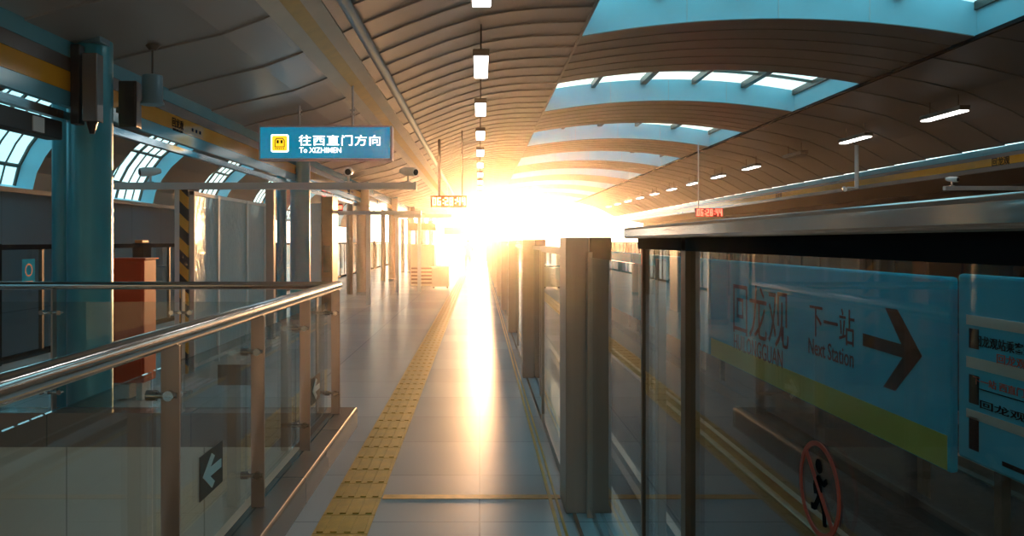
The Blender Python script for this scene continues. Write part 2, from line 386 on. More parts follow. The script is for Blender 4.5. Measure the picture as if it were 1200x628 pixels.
# roof over all (seen through nothing, keeps daylight out above the ceiling sheets)
BAYS = [(8.6 + 6.92 * i, 11.9 + 6.92 * i) for i in range(-2, 8)]
solid = []; y = CY0
for a, b in BAYS:
    if a > y: solid.append((y, a))
    y = b
solid.append((y, YE - 1))
ar = MB()
for a, b in solid:
    n = max(1, int(round((b - a) / .6))); k = len(AP)
    for i in range(n):
        ya, yb = a + (b - a) * i / n, a + (b - a) * (i + 1) / n
        ar.add([(x, ya, z - .012) for x, z in AP] + [(x, yb, z) for x, z in AP] + [(x, ya, z) for x, z in AP],
               [(j, j + 1, k + j + 1, k + j) for j in range(k - 1)] + [(2 * k + j, 2 * k + j + 1, j + 1, j) for j in range(k - 1)])
struct(ar.build('ceiling_arch', 'ceil_arch'))
WH = .50
for wi, (a, b) in enumerate(BAYS):
    root = thing('window_%d' % (wi + 1), (4.48, (a + b) / 2, AZ), None, None); struct(root)
    k = len(AP)
    mb = MB()
    for yy in (a, b):
        mb.add([(x, yy, z - .0) for x, z in AP] + [(x, yy, z + WH) for x, z in AP], [(j, j + 1, k + j + 1, k + j) for j in range(k - 1)])
    for xx in (AX0, AX1):
        mb.add([(xx, a, AZ), (xx, b, AZ), (xx, b, AZ + WH), (xx, a, AZ + WH)], [(0, 1, 2, 3)])
    mb.build('lining', 'reveal', root)
    for q in (.27, .50, .73):
        x = AX0 + (AX1 - AX0) * q; MB().box(x - .008, x + .008, b - .006, b, arch(x), arch(x) + WH).build('lining_joint', 'grey_paint', root)
    g = MB().add([(x, a, z + WH) for x, z in AP] + [(x, b, z + WH) for x, z in AP], [(j, j + 1, k + j + 1, k + j) for j in range(k - 1)])
    g.build('pane', 'sky_glass', root)
    for q in range(0, 6):
        x = AX0 + (AX1 - AX0) * q / 5; z = arch(x) + WH
        w = .045 if q % 2 else .07
        MB().box(x - w, x + w, a, b, z - .11, z + .02).build('glazing_bar', 'steel_dark', root)
    for q in (1, 2):
        yy = a + (b - a) * q / 3
        cb = MB()
        for (x0, z0), (x1, z1) in zip(AP, AP[1:]):
            cb.add([(x0, yy - .025, z0 + WH - .05), (x1, yy - .025, z1 + WH - .05), (x1, yy + .025, z1 + WH - .05), (x0, yy + .025, z0 + WH - .05), (x0, yy - .025, z0 + WH + .01), (x1, yy - .025, z1 + WH + .01), (x1, yy + .025, z1 + WH + .01), (x0, yy + .025, z0 + WH + .01)],
                   [(0, 1, 2, 3), (4, 5, 6, 7), (0, 1, 5, 4), (2, 3, 7, 6)])
        cb.build('cross_bar', 'steel_dark', root)
# seam trims at the two edges of the arch
struct(MB().box(AX1 - .03, AX1 + .03, CY0, YE - 1, AZ - .05, AZ + .01).build('trim_5', 'black_frame'))
struct(MB().box(AX0 - .02, AX0 + .02, CY0, YE - 1, AZ - .03, AZ + .01).build('trim_6', 'ceil'))

# left aisle vault over the other track
VP = [(-10.6, 2.81), (-10.5, 3.22), (-10.3, 3.6), (-10.0, 4.0), (-9.52, 4.43), (-8.9, 4.78), (-8.1, 5.0), (-7.2, 5.08), (-6.2, 4.98), (-5.2, 4.7), (-4.3, 4.3), (-3.56, 3.75)]
NG = 7                                             # glass reaches from the wall up to this profile point
def vault(a, b, pts, name, m):
    k = len(pts)
    return MB().add([(x, a, z) for x, z in pts] + [(x, b, z) for x, z in pts], [(j, j + 1, k + j + 1, k + j) for j in range(k - 1)]).build(name, m, smooth=True, solid=.0)
vm = MB(); k = len(VP)
for a, b in solid:
    vm.add([(x, a, z) for x, z in VP] + [(x, b, z) for x, z in VP], [(j, j + 1, k + j + 1, k + j) for j in range(k - 1)])
for a, b in BAYS:
    pts = VP[NG - 1:]; kk = len(pts)
    vm.add([(x, a, z) for x, z in pts] + [(x, b, z) for x, z in pts], [(j, j + 1, kk + j + 1, kk + j) for j in range(kk - 1)])
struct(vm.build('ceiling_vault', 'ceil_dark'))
def outset(i, d):
    x, z = VP[i]
    a = Vector((VP[max(0, i - 1)][0], VP[max(0, i - 1)][1])); b = Vector((VP[i + 1][0], VP[i + 1][1]))
    t = (b - a).normalized(); n = Vector((-t.y, t.x))
    return (x + n.x * d, z + n.y * d)
for wi, (a, b) in enumerate(BAYS):
    root = thing('window_%d' % (wi + 11), (-10.6, (a + b) / 2, 2.81), None, None); struct(root)
    inn = VP[:NG]; ou = [outset(i, .45) for i in range(NG)]
    mb = MB(); n = NG
    for yy in (a, b):
        mb.add([(x, yy, z) for x, z in inn] + [(x, yy, z) for x, z in ou], [(j, j + 1, n + j + 1, n + j) for j in range(n - 1)])
    for q in (0, n - 1):
        mb.add([(inn[q][0], a, inn[q][1]), (inn[q][0], b, inn[q][1]), (ou[q][0], b, ou[q][1]), (ou[q][0], a, ou[q][1])], [(0, 1, 2, 3)])
    mb.build('lining', 'reveal', root)
    MB().add([(x, a, z) for x, z in ou] + [(x, b, z) for x, z in ou], [(j, j + 1, n + j + 1, n + j) for j in range(n - 1)]).build('pane', 'sky_glass', root)
    gb = []
    for q in range(7):
        yy = a + (b - a) * q / 6
        MB().tube([(x, yy, z) for x, z in ou], .045 if q % 3 == 0 else .025, 6).build('glazing_bar', 'steel_dark', root)
    for q in (1, 3, 5):
        MB().tube([(ou[q][0], a, ou[q][1]), (ou[q][0], b, ou[q][1])], .05, 6).build('cross_bar', 'steel_dark', root)
struct(MB().box(-10.75, -10.6, YB, 40, -1.35, 2.81).build('wall_left', 'wall'))
struct(MB().box(-10.6, -10.5, YB, YE, 2.70, 2.81).build('trim_7', 'steel_dark'))
struct(MB().box(-10.6, -8.7, YE - .9, YE - .7, -1.35, 5.4).build('wall_sun_block', 'wall'))  # added wall strip, keeps the low sun off the left wall
struct(MB().box(-10.6, 13.2, CY0 - .3, CY0 - .1, -1.35, 5.6).build('wall_sky_block', 'wall_pale'))  # added behind the camera to shut out sky light from the rear
# right outer wall and low aisle roof beyond the right fascia
struct(MB().box(13.2, 13.35, YB, YE, -1.35, 3.6).build('wall_right', 'wall_dark'))
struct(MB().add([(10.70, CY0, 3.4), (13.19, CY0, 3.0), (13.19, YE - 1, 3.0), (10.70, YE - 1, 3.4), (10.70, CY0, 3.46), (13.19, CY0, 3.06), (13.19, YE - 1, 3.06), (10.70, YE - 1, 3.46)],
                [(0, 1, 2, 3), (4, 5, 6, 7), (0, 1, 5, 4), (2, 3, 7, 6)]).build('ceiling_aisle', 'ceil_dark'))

# fascia bands
def fascia(x, sgn, z_top, hs, mats, root, y0=CY0, y1=YE - 1):
    z = z_top
    for h, (nm, m) in zip(hs, mats):
        xa, xb = (x - .06, x) if sgn > 0 else (x, x + .06)
        MB().box(xa, xb, y0, y1, z - h + .004, z).build(nm, m, root); z -= h
FZ = EH + 1.80
f1 = thing('station_band', (-3.5, CY0, EH + 1.1), 'long gold and blue fascia band above the blue column', 'fascia')
HS = [.084 + .10, .066 + .03, .245, .075]
fascia(-3.50, 1, EH + 1.72, [.15, .12, .17, .135], [('upper_band', 'blue_band'), ('shadow_band', 'brown_band'), ('gold_band', 'gold_band'), ('lower_band', 'blue_band')], f1)  # shadow_band paints a dark reflection over the upper gold
MB().box(-3.60, -3.53, CY0, YE - 1, EH + 1.04, EH + 1.11).build('soffit_rail', 'steel', f1)
for yy in [9.2 + 6.0 * i for i in range(7)]:
    lt = text_mb('回龙观', .1, FACER, (-3.498, yy, EH + 1.365), width=.34, extrude=.003, bold=.006).build('lettering', 'text_black', f1)
    l2 = text_mb('HUILONGGUAN', .05, FACER, (-3.498, yy, EH + 1.285), width=.30, extrude=.003).build('lettering', 'text_black', f1)
    for q in range(3): MB().box(-3.5, -3.496, yy + .45 + .13 * q, yy + .5 + .13 * q, EH + 1.34, EH + 1.38).build('route_dot', 'text_black', f1)
f2 = thing('station_band', (10.64, CY0, EH + 1.3), 'orange striped fascia band along the far platform on the right', 'fascia')
fascia(10.64, -1, EH + 1.94, [.14, .08, .16, .10], [('upper_band', 'blue_band'), ('shadow_band', 'brown_band'), ('gold_band', 'gold_band'), ('lower_band', 'brown_band')], f2)
for yy in (16.2, 28.2):
    text_mb('回龙观', .1, FACEL, (10.636, yy, EH + 1.64), width=.55, extrude=.003, bold=.01).build('lettering', 'text_black', f2)

# ceiling pipe
o = MB().tube([(-1.34, CY0 + .1, EH + 2.38), (-1.34, YE - 2, EH + 2.38)], .062, 20).build('ceiling_pipe', 'pipe', smooth=True)
tag(o, 'long grey pipe running under the sloping ceiling above the blue sign', 'pipe')

# ------------------------------------------------------------------ lamps
def lamp(x, y, z, ztop, label, group, L=1.34, w=.19, m='lamp'):
    r = thing('pendant_lamp', (x, y, z), label, 'lamp', group)
    MB().box(x - w / 2 - .015, x + w / 2 + .015, y - L / 2 - .03, y + L / 2 + .03, z + .012, z + .10).build('housing', 'steel_dark', r, bevel=.01)
    MB().box(x - w / 2, x + w / 2, y - L / 2, y + L / 2, z - .012, z + .012).build('diffuser', m, r, bevel=.006)
    for s in (-1, 1):
        MB().tube([(x, y + s * L * .36, z + .09), (x, y + s * L * .36, ztop)], .010, 8).build('rod', 'steel_dark', r)
    return r
for i in range(14):
    y = 7.62 + 3.62 * i
    lamp(0.02, y, EH + 2.46, zc(.02) - .005, nth(i) + ' white lamp in the row hanging along the platform walkway', 'lamps in a row above the walkway')
off = 2
for i in range(13):
    y = 11.7 + 3.62 * i
    r = lamp(8.96, y, EH + 2.42, zc(8.96) - .005, 'unlit lamp in the row hanging over the far right platform' if i == 3 else nth(i) + ' lamp from the camera in the row over the far right platform', 'lamps in a row above the far platform', 1.3, .17, 'steel_dark' if i == 3 else 'lamp')

# ------------------------------------------------------------------ glass railing round the stairwell
RX = -1.19; PY = [1.90, 3.057, 4.26, 5.41, 6.56]
rl = thing('glass_railing', (RX, 4.2, .165), 'steel and glass railing running along the stairwell beside the tactile strip', 'railing')
HZ = 1.222
MB().tube([(RX, -2.9, HZ), (RX, 2, HZ), (RX, 6.5, HZ), (RX, 6.64, HZ)], .041, 28).build('handrail', 'steel', rl, smooth=True)
def clamp(x, y, z, ax):
    mb = MB()
    if ax == 'Y':
        mb.tube([(x, y - .075, z), (x, y + .075, z)], .011, 10)
        mb.tube([(x - .02, y - .075, z), (x + .02, y - .075, z)], .02, 12); mb.tube([(x - .02, y + .075, z), (x + .02, y + .075, z)], .02, 12)
        mb.tube([(x + .035, y, z), (x - .035, y, z)], .014, 10)
    else:
        mb.tube([(x - .075, y, z), (x + .075, y, z)], .011, 10)
        mb.tube([(x - .075, y - .02, z), (x - .075, y + .02, z)], .02, 12); mb.tube([(x + .075, y - .02, z), (x + .075, y + .02, z)], .02, 12)
        mb.tube([(x, y - .035, z), (x, y + .035, z)], .014, 10)
    return mb
for y in PY:
    p = MB().box(RX - .036, RX + .036, y - .007, y + .007, .165, HZ - .03).build('post', 'steel_post', rl, bevel=.002)
    for z in (1.0, .34):
        cl = MB()
        cl.tube([(RX - .085, y - .016, z), (RX + .03, y - .016, z)], .012, 12).tube([(RX - .085, y - .016, z), (RX - .045, y - .016, z)], .021, 12).tube([(RX + .0, y - .03, z), (RX + .0, y - .007, z)], .02, 12)
        cl.build('glass_clamp', 'steel', p, smooth=True)
PX = RX - .07
ys = [-2.9] + PY
for a, b in zip(ys, ys[1:]):
    pn = MB().box(PX - .006, PX + .006, a + .02, b - .02, .20, 1.09).build('glass_panel', 'glass', rl)
def arrow_sign(yc, zc_, w, h, parent):
    pl = MB().box(PX + .007, PX + .012, yc - w / 2, yc + w / 2, zc_ - h / 2, zc_ + h / 2).build('arrow_sign', 'sign_brown', parent)
    a = .40
    poly = [(-.40, 0), (-.02, .40), (.10, .30), (-.10, .10), (.40, .10), (.40, -.10), (-.10, -.10), (.10, -.30), (-.02, -.40)]
    MB().prism([(yc + p[0] * w, zc_ + p[1] * h) for p in poly], 'X', PX + .012, PX + .016).build('arrow', 'sign_white', pl)
arrow_sign(3.70, .525, .31, .20, rl); arrow_sign(6.05, .47, .31, .20, rl)
er = thing('glass_railing', (-2.9, 6.62, .165), 'steel and glass railing crossing the end of the stairwell', 'railing')
MB().tube([(-4.7, 6.64, HZ), (-2.9, 6.64, HZ), (RX - .042, 6.64, HZ)], .033, 24).build('handrail', 'steel', er, smooth=True)
EX = [-4.64, -3.56, -2.48, -1.36]
for x in EX:
    p = MB().box(x - .007, x + .007, 6.60, 6.67, .165, HZ - .025).build('post', 'steel_post', er, bevel=.002)
    for z in (1.0, .34): clamp(x, 6.59, z, 'X').build('glass_clamp', 'steel', p, smooth=True)
for a, b in zip(EX, EX[1:]):
    MB().box(a + .02, b - .02, 6.584, 6.596, .20, 1.09).build('glass_panel', 'glass', er)
ps = MB().box(-2.17, -1.89, 6.575, 6.583, .40, .57).build('sign_plate', 'steel_dark', er)

# ------------------------------------------------------------------ columns
CX = -3.46
for i in range(7):
    y = 7.05 + 8.25 * i
    lab = ['big blue round column just behind the stairwell railing', 'second nearest column of the row, behind the blue hanging sign', 'third nearest column of the row, past the brown cabinet', 'fourth nearest column of the row, in the glare',
           'fifth nearest column of the row, in the glare', 'sixth nearest column of the row, in the glare', 'farthest column of the row, near the platform end'][i]
    r = thing('column', (CX, y, 0), lab, 'column', 'columns along the platform')
    top = EH + 1.86
    m = 'teal_paint' if i < 2 else 'steel_dark' if i < 4 else 'teal_paint'
    cm = 'teal_paint' if i < 2 else 'warm_lit_paint'
    MB().tube([(CX, y, 0), (CX, y, top)], .188, 40).build('shaft', cm, r, smooth=True)
    MB().tube([(CX, y, 0), (CX, y, .10)], .20, 40).build('base', 'steel', r, smooth=True)
    MB().tube([(CX - .46, y + .42, 0), (CX - .46, y + .42, top + .4)], .095, 24).build('drainpipe', cm, r, smooth=True)
    bx = MB().box(CX - .19, CX + .19, y - .205, y - .02, top - .14, top + .02)
    bx.build('capital', 'pipe', r, bevel=.01)
# boxes and loudspeakers on the first column
def tilt_box(name, x, y, z, w, d, h, m, label, cat, extra=None):
    r = thing(name, (x, y, z), label, cat)
    MB().prism([(x - w / 2, y - d / 2), (x + w / 2, y - d / 2), (x + w / 2 * .8, y + d / 2), (x - w / 2 * .8, y + d / 2)], 'Z', z, z + h).build('housing', m, r, bevel=.012)
    MB().box(x - w * .4, x + w * .4, y - d / 2 - .006, y - d / 2, z + h * .06, z + h * .94).build('grille', 'black', r)
    return r
b = thing('junction_box', (CX, 6.8, 2.6), 'tall grey equipment box strapped to the top of the blue column', 'box')
MB().box(CX + .09, CX + .22, 6.72, 6.84, EH + 1.02, EH + 1.60).build('housing', 'brown_band', b, bevel=.01)
MB().box(CX - .02, CX + .06, 6.74, 6.84, EH + 1.0, EH + 1.68).build('side_box', 'black', b, bevel=.01)
MB().tube([(CX + .15, 6.78, EH + 1.03), (CX + .15, 6.78, EH + .92)], [.05, .02], 12).build('cable_gland', 'black', b)
sp = tilt_box('loudspeaker', CX + .20, 7.42, EH + 1.06, .17, .16, .43, 'black', 'black box loudspeaker hanging beside the blue column', 'loudspeaker')
MB().box(CX + .08, CX + .13, 7.38, 7.44, EH + 1.2, EH + 1.25).build('bracket', 'steel_dark', sp)
# dark display box under the fascia
d = thing('display_case', (-3.5, 6.0, 2.6), 'black display box with a white label under the gold band', 'display box')
MB().box(-3.68, -3.54, 4.2, 6.74, EH + .86, EH + 1.02).build('housing', 'black', d, bevel=.01)
MB().box(-3.54, -3.53, 6.28, 6.44, EH + .88, EH + 1.0).build('label_plate', 'white', d)
# pendant cylinder
px, py = -3.05, 7.4
pd = thing('pendant_speaker', (px, py, 3.2), 'grey cylinder hanging on a thin rod from the ceiling beside the blue column', 'pendant')
zt = zc(px)
MB().tube([(px, py, zt - .56), (px, py, zt - .54), (px, py, zt - .52), (px, py, zt - .29), (px, py, zt - .285)], [.105, .105, .092, .092, .085], 28).build('shade', 'pipe', pd, smooth=True)
MB().tube([(px, py, zt - .29), (px, py, zt)], .009, 10).build('rod', 'steel_dark', pd)
MB().tube([(px, py, zt - .05), (px, py, zt - .005)], [.03, .07], 20).build('ceiling_cup', 'steel_dark', pd, smooth=True)

# red cabinet
r = thing('fire_cabinet', (-3.5, 7.9, 0), 'tall red cabinet standing between the blue column and the plastic screens', 'cabinet')
MB().box(-3.72, -3.34, 7.9, 8.2, .18, 1.41).build('body', 'red', r, bevel=.012)
MB().box(-3.70, -3.36, 7.892, 7.9, .62, 1.38).build('door', 'red', r, bevel=.004)
MB().box(-3.70, -3.36, 7.885, 7.9, .20, .58).build('lower_door', 'red', r, bevel=.004)
MB().box(-3.74, -3.32, 7.88, 8.22, 1.41, 1.425).build('top_cap', 'red', r, bevel=.004)
MB().box(-3.68, -3.62, 7.95, 8.15, 0, .18).build('leg', 'white', r); MB().box(-3.44, -3.38, 7.95, 8.15, 0, .18).build('leg', 'white', r)
MB().box(-3.62, -3.50, 7.93, 8.17, .02, .16).build('plinth', 'white', r)

# plastic covered screens, hazard post
hz = thing('hazard_post', (-3.55, 9.55, 0), 'post with black and amber hazard stripes at the corner of the screens', 'post')
MB().box(-3.60, -3.50, 9.52, 9.56, 0, 2.24).build('striped_face', 'hazard', hz)
MB().box(-3.66, -3.60, 9.52, 9.58, 0, 2.24).build('edge_profile', 'white', hz, bevel=.004)
sc_ = thing('screen_partition', (-3.5, 11, 0), 'row of tall plastic wrapped screens behind the hazard striped post', 'screen')
YS = [9.62, 10.55, 11.85, 12.85]
for a, b in zip(YS, YS[1:]):
    MB().box(-3.50, -3.48, a + .03, b - .03, .08, 2.16).build('panel', 'film', sc_)
    fr = MB().box(-3.52, -3.46, a, a + .035, 0, 2.2).box(-3.52, -3.46, b - .035, b, 0, 2.2).box(-3.515, -3.465, a, b, 2.155, 2.2).box(-3.515, -3.465, a, b, .05, .09)
    fr.build('frame', 'white', sc_)
MB().box(-3.50, -3.485, 9.65, 10.5, .55, .58).build('rail', 'steel', sc_)

# camera gantries
def gantry(x0, x1, y, z, h, posts, label):
    r = thing('camera_gantry', ((x0 + x1) / 2, y, 0), label, 'gantry')
    MB().box(x0, x1, y - .05, y + .05, z - h / 2, z + h / 2).build('beam', 'grey_paint', r, bevel=.004)
    for x in posts: MB().box(x - .055, x + .055, y - .04, y + .04, 0, z - h / 2).build('post', 'grey_paint', r, bevel=.004)
    MB().box(x1, x1 + .03, y - .06, y + .06, z - h / 2 - .01, z + h / 2 + .01).build('end_plate', 'grey_paint', r)
    return r
gantry(-4.55, -.78, 9.45, EH + .66, .08, [-4.5], 'long grey crossbar carrying cameras above the stairwell end')
MB_post = thing('steel_post', (-3.4, 13.0, 0), 'pale square post just past the plastic screens', 'post')
MB().box(-3.50, -3.36, 12.95, 13.08, 0, EH + .85).build('shaft', 'steel_gate', MB_post, bevel=.006); MB().box(-3.54, -3.32, 12.91, 13.12, 0, .03).build('foot', 'steel_gate', MB_post)
gantry(-4.2, -1.5, 20.0, EH + .72, .10, [-4.1, -2.8], 'second crossbar farther along between the columns')
gantry(-2.7, -.9, 25.0, EH + .80, .12, [-2.6, -1.9], 'farthest crossbar, under the amber clock')
def cctv(x, y, z, label, rz=0.):
    r = thing('security_camera', (x, y, z), label, 'camera', 'cameras on the crossbars')
    c, s = math.cos(rz), math.sin(rz)
    d = Vector((s, -c, -.12)).normalized(); p = Vector((x, y, z + .13))
    MB().tube([p - d * .12, p - d * .05, p + d * .08, p + d * .12], [.03, .05, .055, .05], 18).build('body', 'camera_white', r, smooth=True)
    MB().tube([p + d * .115, p + d * .13], .036, 16).build('lens', 'black', r)
    MB().tube([(x, y, z), (x, y, z + .1)], .014, 10).build('bracket', 'grey_paint', r)
    MB().tube([(x, y, z), (x, y, z + .012)], .04, 14).build('foot', 'grey_paint', r)
cctv(-3.92, 9.45, EH + .703, 'white camera on the crossbar left of the hazard post', -.9)
cctv(-1.56, 9.45, EH + .703, 'white camera on the crossbar below the blue sign', .1)
cctv(-.85, 9.45, EH + .703, 'white camera at the free end of the crossbar', .9)

# ------------------------------------------------------------------ blue direction sign
SY = 11.2
def PXw(x, Y): return (x - VX) * Y / F
def PZw(y, Y): return EH + (VY - y) * Y / F
sx0, sx1, sz0, sz1 = PXw(303, SY), PXw(459.5, SY), PZw(187.5, SY), PZw(147, SY)
ds = thing('direction_sign', ((sx0 + sx1) / 2, SY, sz0), 'blue backlit sign with white lettering hanging from the ceiling', 'sign')
MB().box(sx0, sx1, SY, SY + .22, sz0, sz1).build('case', 'grey_paint', ds, bevel=.008)
fc = MB().box(sx0 + .025, sx1 - .03, SY - .006, SY, sz0 + .025, sz1 - .025).build('face', 'sign_lit', ds)
text_mb('往西直门方向', .2, FRONT, (PXw(398, SY), SY - .007, PZw(164.5, SY)), width=PXw(445.5, SY) - PXw(350, SY), height=.150, extrude=.004, bold=.008, spacing=1.12).build('lettering', 'sign_text', fc)
text_mb('To XIZHIMEN', .1, FRONT, (PXw(375.5, SY), SY - .007, PZw(176, SY)), width=PXw(400, SY) - PXw(351, SY), height=.075, extrude=.004, bold=.008).build('lettering', 'sign_text', fc)
ix, iz, iw = PXw(328, SY), PZw(168, SY), .125
def rsq(cx, cz, h, r, n=5):
    P = []
    for qx, qz, a0 in ((1, 1, 0), (-1, 1, 90), (-1, -1, 180), (1, -1, 270)):
        for i in range(n + 1):
            a = math.radians(a0 + 90 * i / n); P.append((cx + qx * (h - r) + r * math.cos(a), cz + qz * (h - r) + r * math.sin(a)))
    return P
ic = MB().prism(rsq(ix, iz, iw, .025), 'Y', SY - .010, SY - .006).build('pictogram', 'sign_text', fc)
MB().prism(rsq(ix, iz, iw - .018, .02), 'Y', SY - .013, SY - .010).build('pictogram_ground', 'sign_yellow', fc)
tr = MB()
tr.prism([(ix - .07, iz - .045), (ix - .07, iz + .04), (ix - .045, iz + .075), (ix + .045, iz + .075), (ix + .07, iz + .04), (ix + .07, iz - .045), (ix + .06, iz - .045), (ix + .06, iz + .035), (ix + .04, iz + .062), (ix - .04, iz + .062), (ix - .06, iz + .035), (ix - .06, iz - .045)], 'Y', SY - .016, SY - .013)
tr.box(ix - .042, ix - .012, SY - .016, SY - .013, iz, iz + .045).box(ix + .012, ix + .042, SY - .016, SY - .013, iz, iz + .045)
tr.box(ix - .07, ix + .07, SY - .016, SY - .013, iz - .055, iz - .045)
for q in range(5): tr.box(ix - .06 + .027 * q, ix - .048 + .027 * q, SY - .016, SY - .013, iz - .085, iz - .065)
tr.build('train_symbol', 'text_black', fc)
for x in (349, 412):
    X = PXw(x, SY); rd = MB().tube([(X, SY + .1, sz1), (X, SY + .1, zc(X) - .01)], .016, 12).build('hanger_rod', 'grey_paint', ds, smooth=True)
    MB().box(X - .035, X + .035, SY + .085, SY + .115, sz1 + .16, sz1 + .18).box(X - .035, X + .035, SY + .085, SY + .115, sz1 + .22, sz1 + .24).build('rod_clip', 'grey_paint', rd)

# clocks
CYk = 20.0
c = thing('led_clock', (PXw(526, CYk), CYk, PZw(243, CYk)), 'amber digital clock reading 06:28:44 hanging over the walkway', 'clock')
x0, x1, z0, z1 = PXw(504.5, CYk), PXw(547, CYk), PZw(243, CYk), PZw(229, CYk)
cs = MB().box(x0, x1, CYk, CYk + .12, z0, z1).build('case', 'led_back', c, bevel=.01)
w = (x1 - x0 - .06); dg_w = w / 8.2
digits('06:28:44', x0 + .05, CYk - .001, z0 + .05, (z1 - z0) - .10, dg_w * .88, dg_w * 1.16, dg_w * .62).build('digits', 'led_amber', cs)
for x, rr in ((x0 + .22, .035), (x1 - .12, .016)):
    MB().tube([(x, CYk + .06, z1), (x, CYk + .06, zc(x) - .01)], rr, 12).build('hanger_rod', 'steel_dark', c, smooth=True)
CY2 = 25.2
c2 = thing('led_clock', (PXw(832, CY2), CY2, PZw(253, CY2)), 'red digital clock reading 06:28:44 hanging over the far tracks', 'clock')
x0, x1, z0, z1 = PXw(815, CY2), PXw(848, CY2), PZw(253, CY2), PZw(245, CY2)
cs2 = MB().box(x0, x1, CY2, CY2 + .12, z0 - .03, z1 + .03).build('case', 'led_back_red', c2, bevel=.01)
w = (x1 - x0 - .06); dg_w = w / 8.2
digits('06:28:44', x0 + .04, CY2 - .001, z0, (z1 - z0), dg_w * .88, dg_w * 1.16, dg_w * .62).build('digits', 'led_red', cs2)
X = PXw(819, CY2); MB().tube([(X, CY2 + .06, z1), (X, CY2 + .06, zc(X) - .01)], .02, 12).build('hanger_rod', 'grey_paint', c2)

# ------------------------------------------------------------------ right platform gates
def gate_pillar(y, r):
    MB().box(GX - .016, GX + .118, y, y + .34, 0, 1.615).build('pillar_cover', 'steel_gate', r, bevel=.006)
    MB().box(GX + .124, GX + .252, y, y + .34, 0, 1.615).build('rear_cover', 'steel_dark', r, bevel=.006)
G0 = 4.64
g = thing('platform_gate', (GX, 2, 0), 'nearest glass platform gate with the round red warning sticker', 'platform gate', 'glass gates along the platform edge')
GP = GX + .05
MB().box(GX - .02, GX + .26, -1.2, 2.76, 1.600, 1.637).build('cap', 'steel', g, bevel=.008)
MB().box(GP - .02, GP + .03, -1.2, 2.76, 1.565, 1.600).build('header', 'black_frame', g)
MB().box(GP - .006, GP + .006, -1.2, 2.12, .06, 1.565).build('glass_panel', 'gate_glass', g)
MB().box(GP - .006, GP + .006, 2.17, 2.72, .06, 1.565).build('glass_panel', 'gate_glass', g)
MB().box(GP + .06, GP + .072, 2.78, 4.6, .06, 1.50).build('glass_door', 'gate_glass', g)
MB().box(GP - .02, GP + .02, 2.12, 2.17, 0, 1.60).build('frame_post', 'steel_dark', g, bevel=.003)
MB().box(GP - .012, GP + .012, 2.72, 2.745, 0, 1.60).build('frame_post', 'steel_dark', g, bevel=.003)
MB().box(GP + .05, GP + .08, 2.76, 2.80, 0, 1.53).build('door_stile', 'steel_gate', g, bevel=.003)
MB().box(GP + .05, GP + .08, 4.56, 4.60, 0, 1.53).build('door_stile', 'steel_gate', g, bevel=.003)
MB().box(GP - .02, GP + .02, -1.2, 2.76, 0, .06).build('bottom_rail', 'steel_post', g, bevel=.003)
MB().box(GX + .02, GX + .04, 2.8, 4.62, 0, .012).box(GX + .13, GX + .15, 2.8, 4.62, 0, .012).build('sill_track', 'steel', g)
gate_pillar(G0, g)
# warning sticker on the glass
kc = (1.315, EH - .41)
stk = MB(); n = 40
for i in range(n):
    a0, a1 = 2 * PI * i / n, 2 * PI * (i + 1) / n
    stk.prism([(kc[0] + .078 * math.cos(a0), kc[1] + .078 * math.sin(a0)), (kc[0] + .078 * math.cos(a1), kc[1] + .078 * math.sin(a1)), (kc[0] + .070 * math.cos(a1), kc[1] + .070 * math.sin(a1)), (kc[0] + .070 * math.cos(a0), kc[1] + .070 * math.sin(a0))], 'X', GP - .009, GP - .0065)
stk.prism([(kc[0] + .053, kc[1] + .047), (kc[0] + .047, kc[1] + .053), (kc[0] - .053, kc[1] - .047), (kc[0] - .047, kc[1] - .053)], 'X', GP - .009, GP - .0065)
sk = stk.build('warning_sticker', 'text_red', g)
fg = MB()
def limb(pts, w):
    for (a, b), (c_, d_) in zip(pts, pts[1:]):
        L = math.hypot(c_ - a, d_ - b); nx, ny = -(d_ - b) / L * w, (c_ - a) / L * w
        fg.prism([(kc[0] - (a + nx), kc[1] + b + ny), (kc[0] - (c_ + nx), kc[1] + d_ + ny), (kc[0] - (c_ - nx), kc[1] + d_ - ny), (kc[0] - (a - nx), kc[1] + b - ny)], 'X', GP - .0085, GP - .0065)
limb([(0, .02), (.002, -.012)], .008); limb([(.002, -.01), (-.016, -.035), (-.03, -.036)], .005); limb([(.002, -.01), (.018, -.03), (.022, -.055)], .005)
limb([(0, .02), (-.018, .004), (-.014, -.012)], .004); limb([(0, .02), (.018, .012), (.03, .022)], .004)
fg.prism([(kc[0] + .012 * math.cos(2 * PI * i / 14), kc[1] + .038 + .012 * math.sin(2 * PI * i / 14)) for i in range(14)], 'X', GP - .0085, GP - .0065)
fg.build('walking_figure', 'text_black', sk)
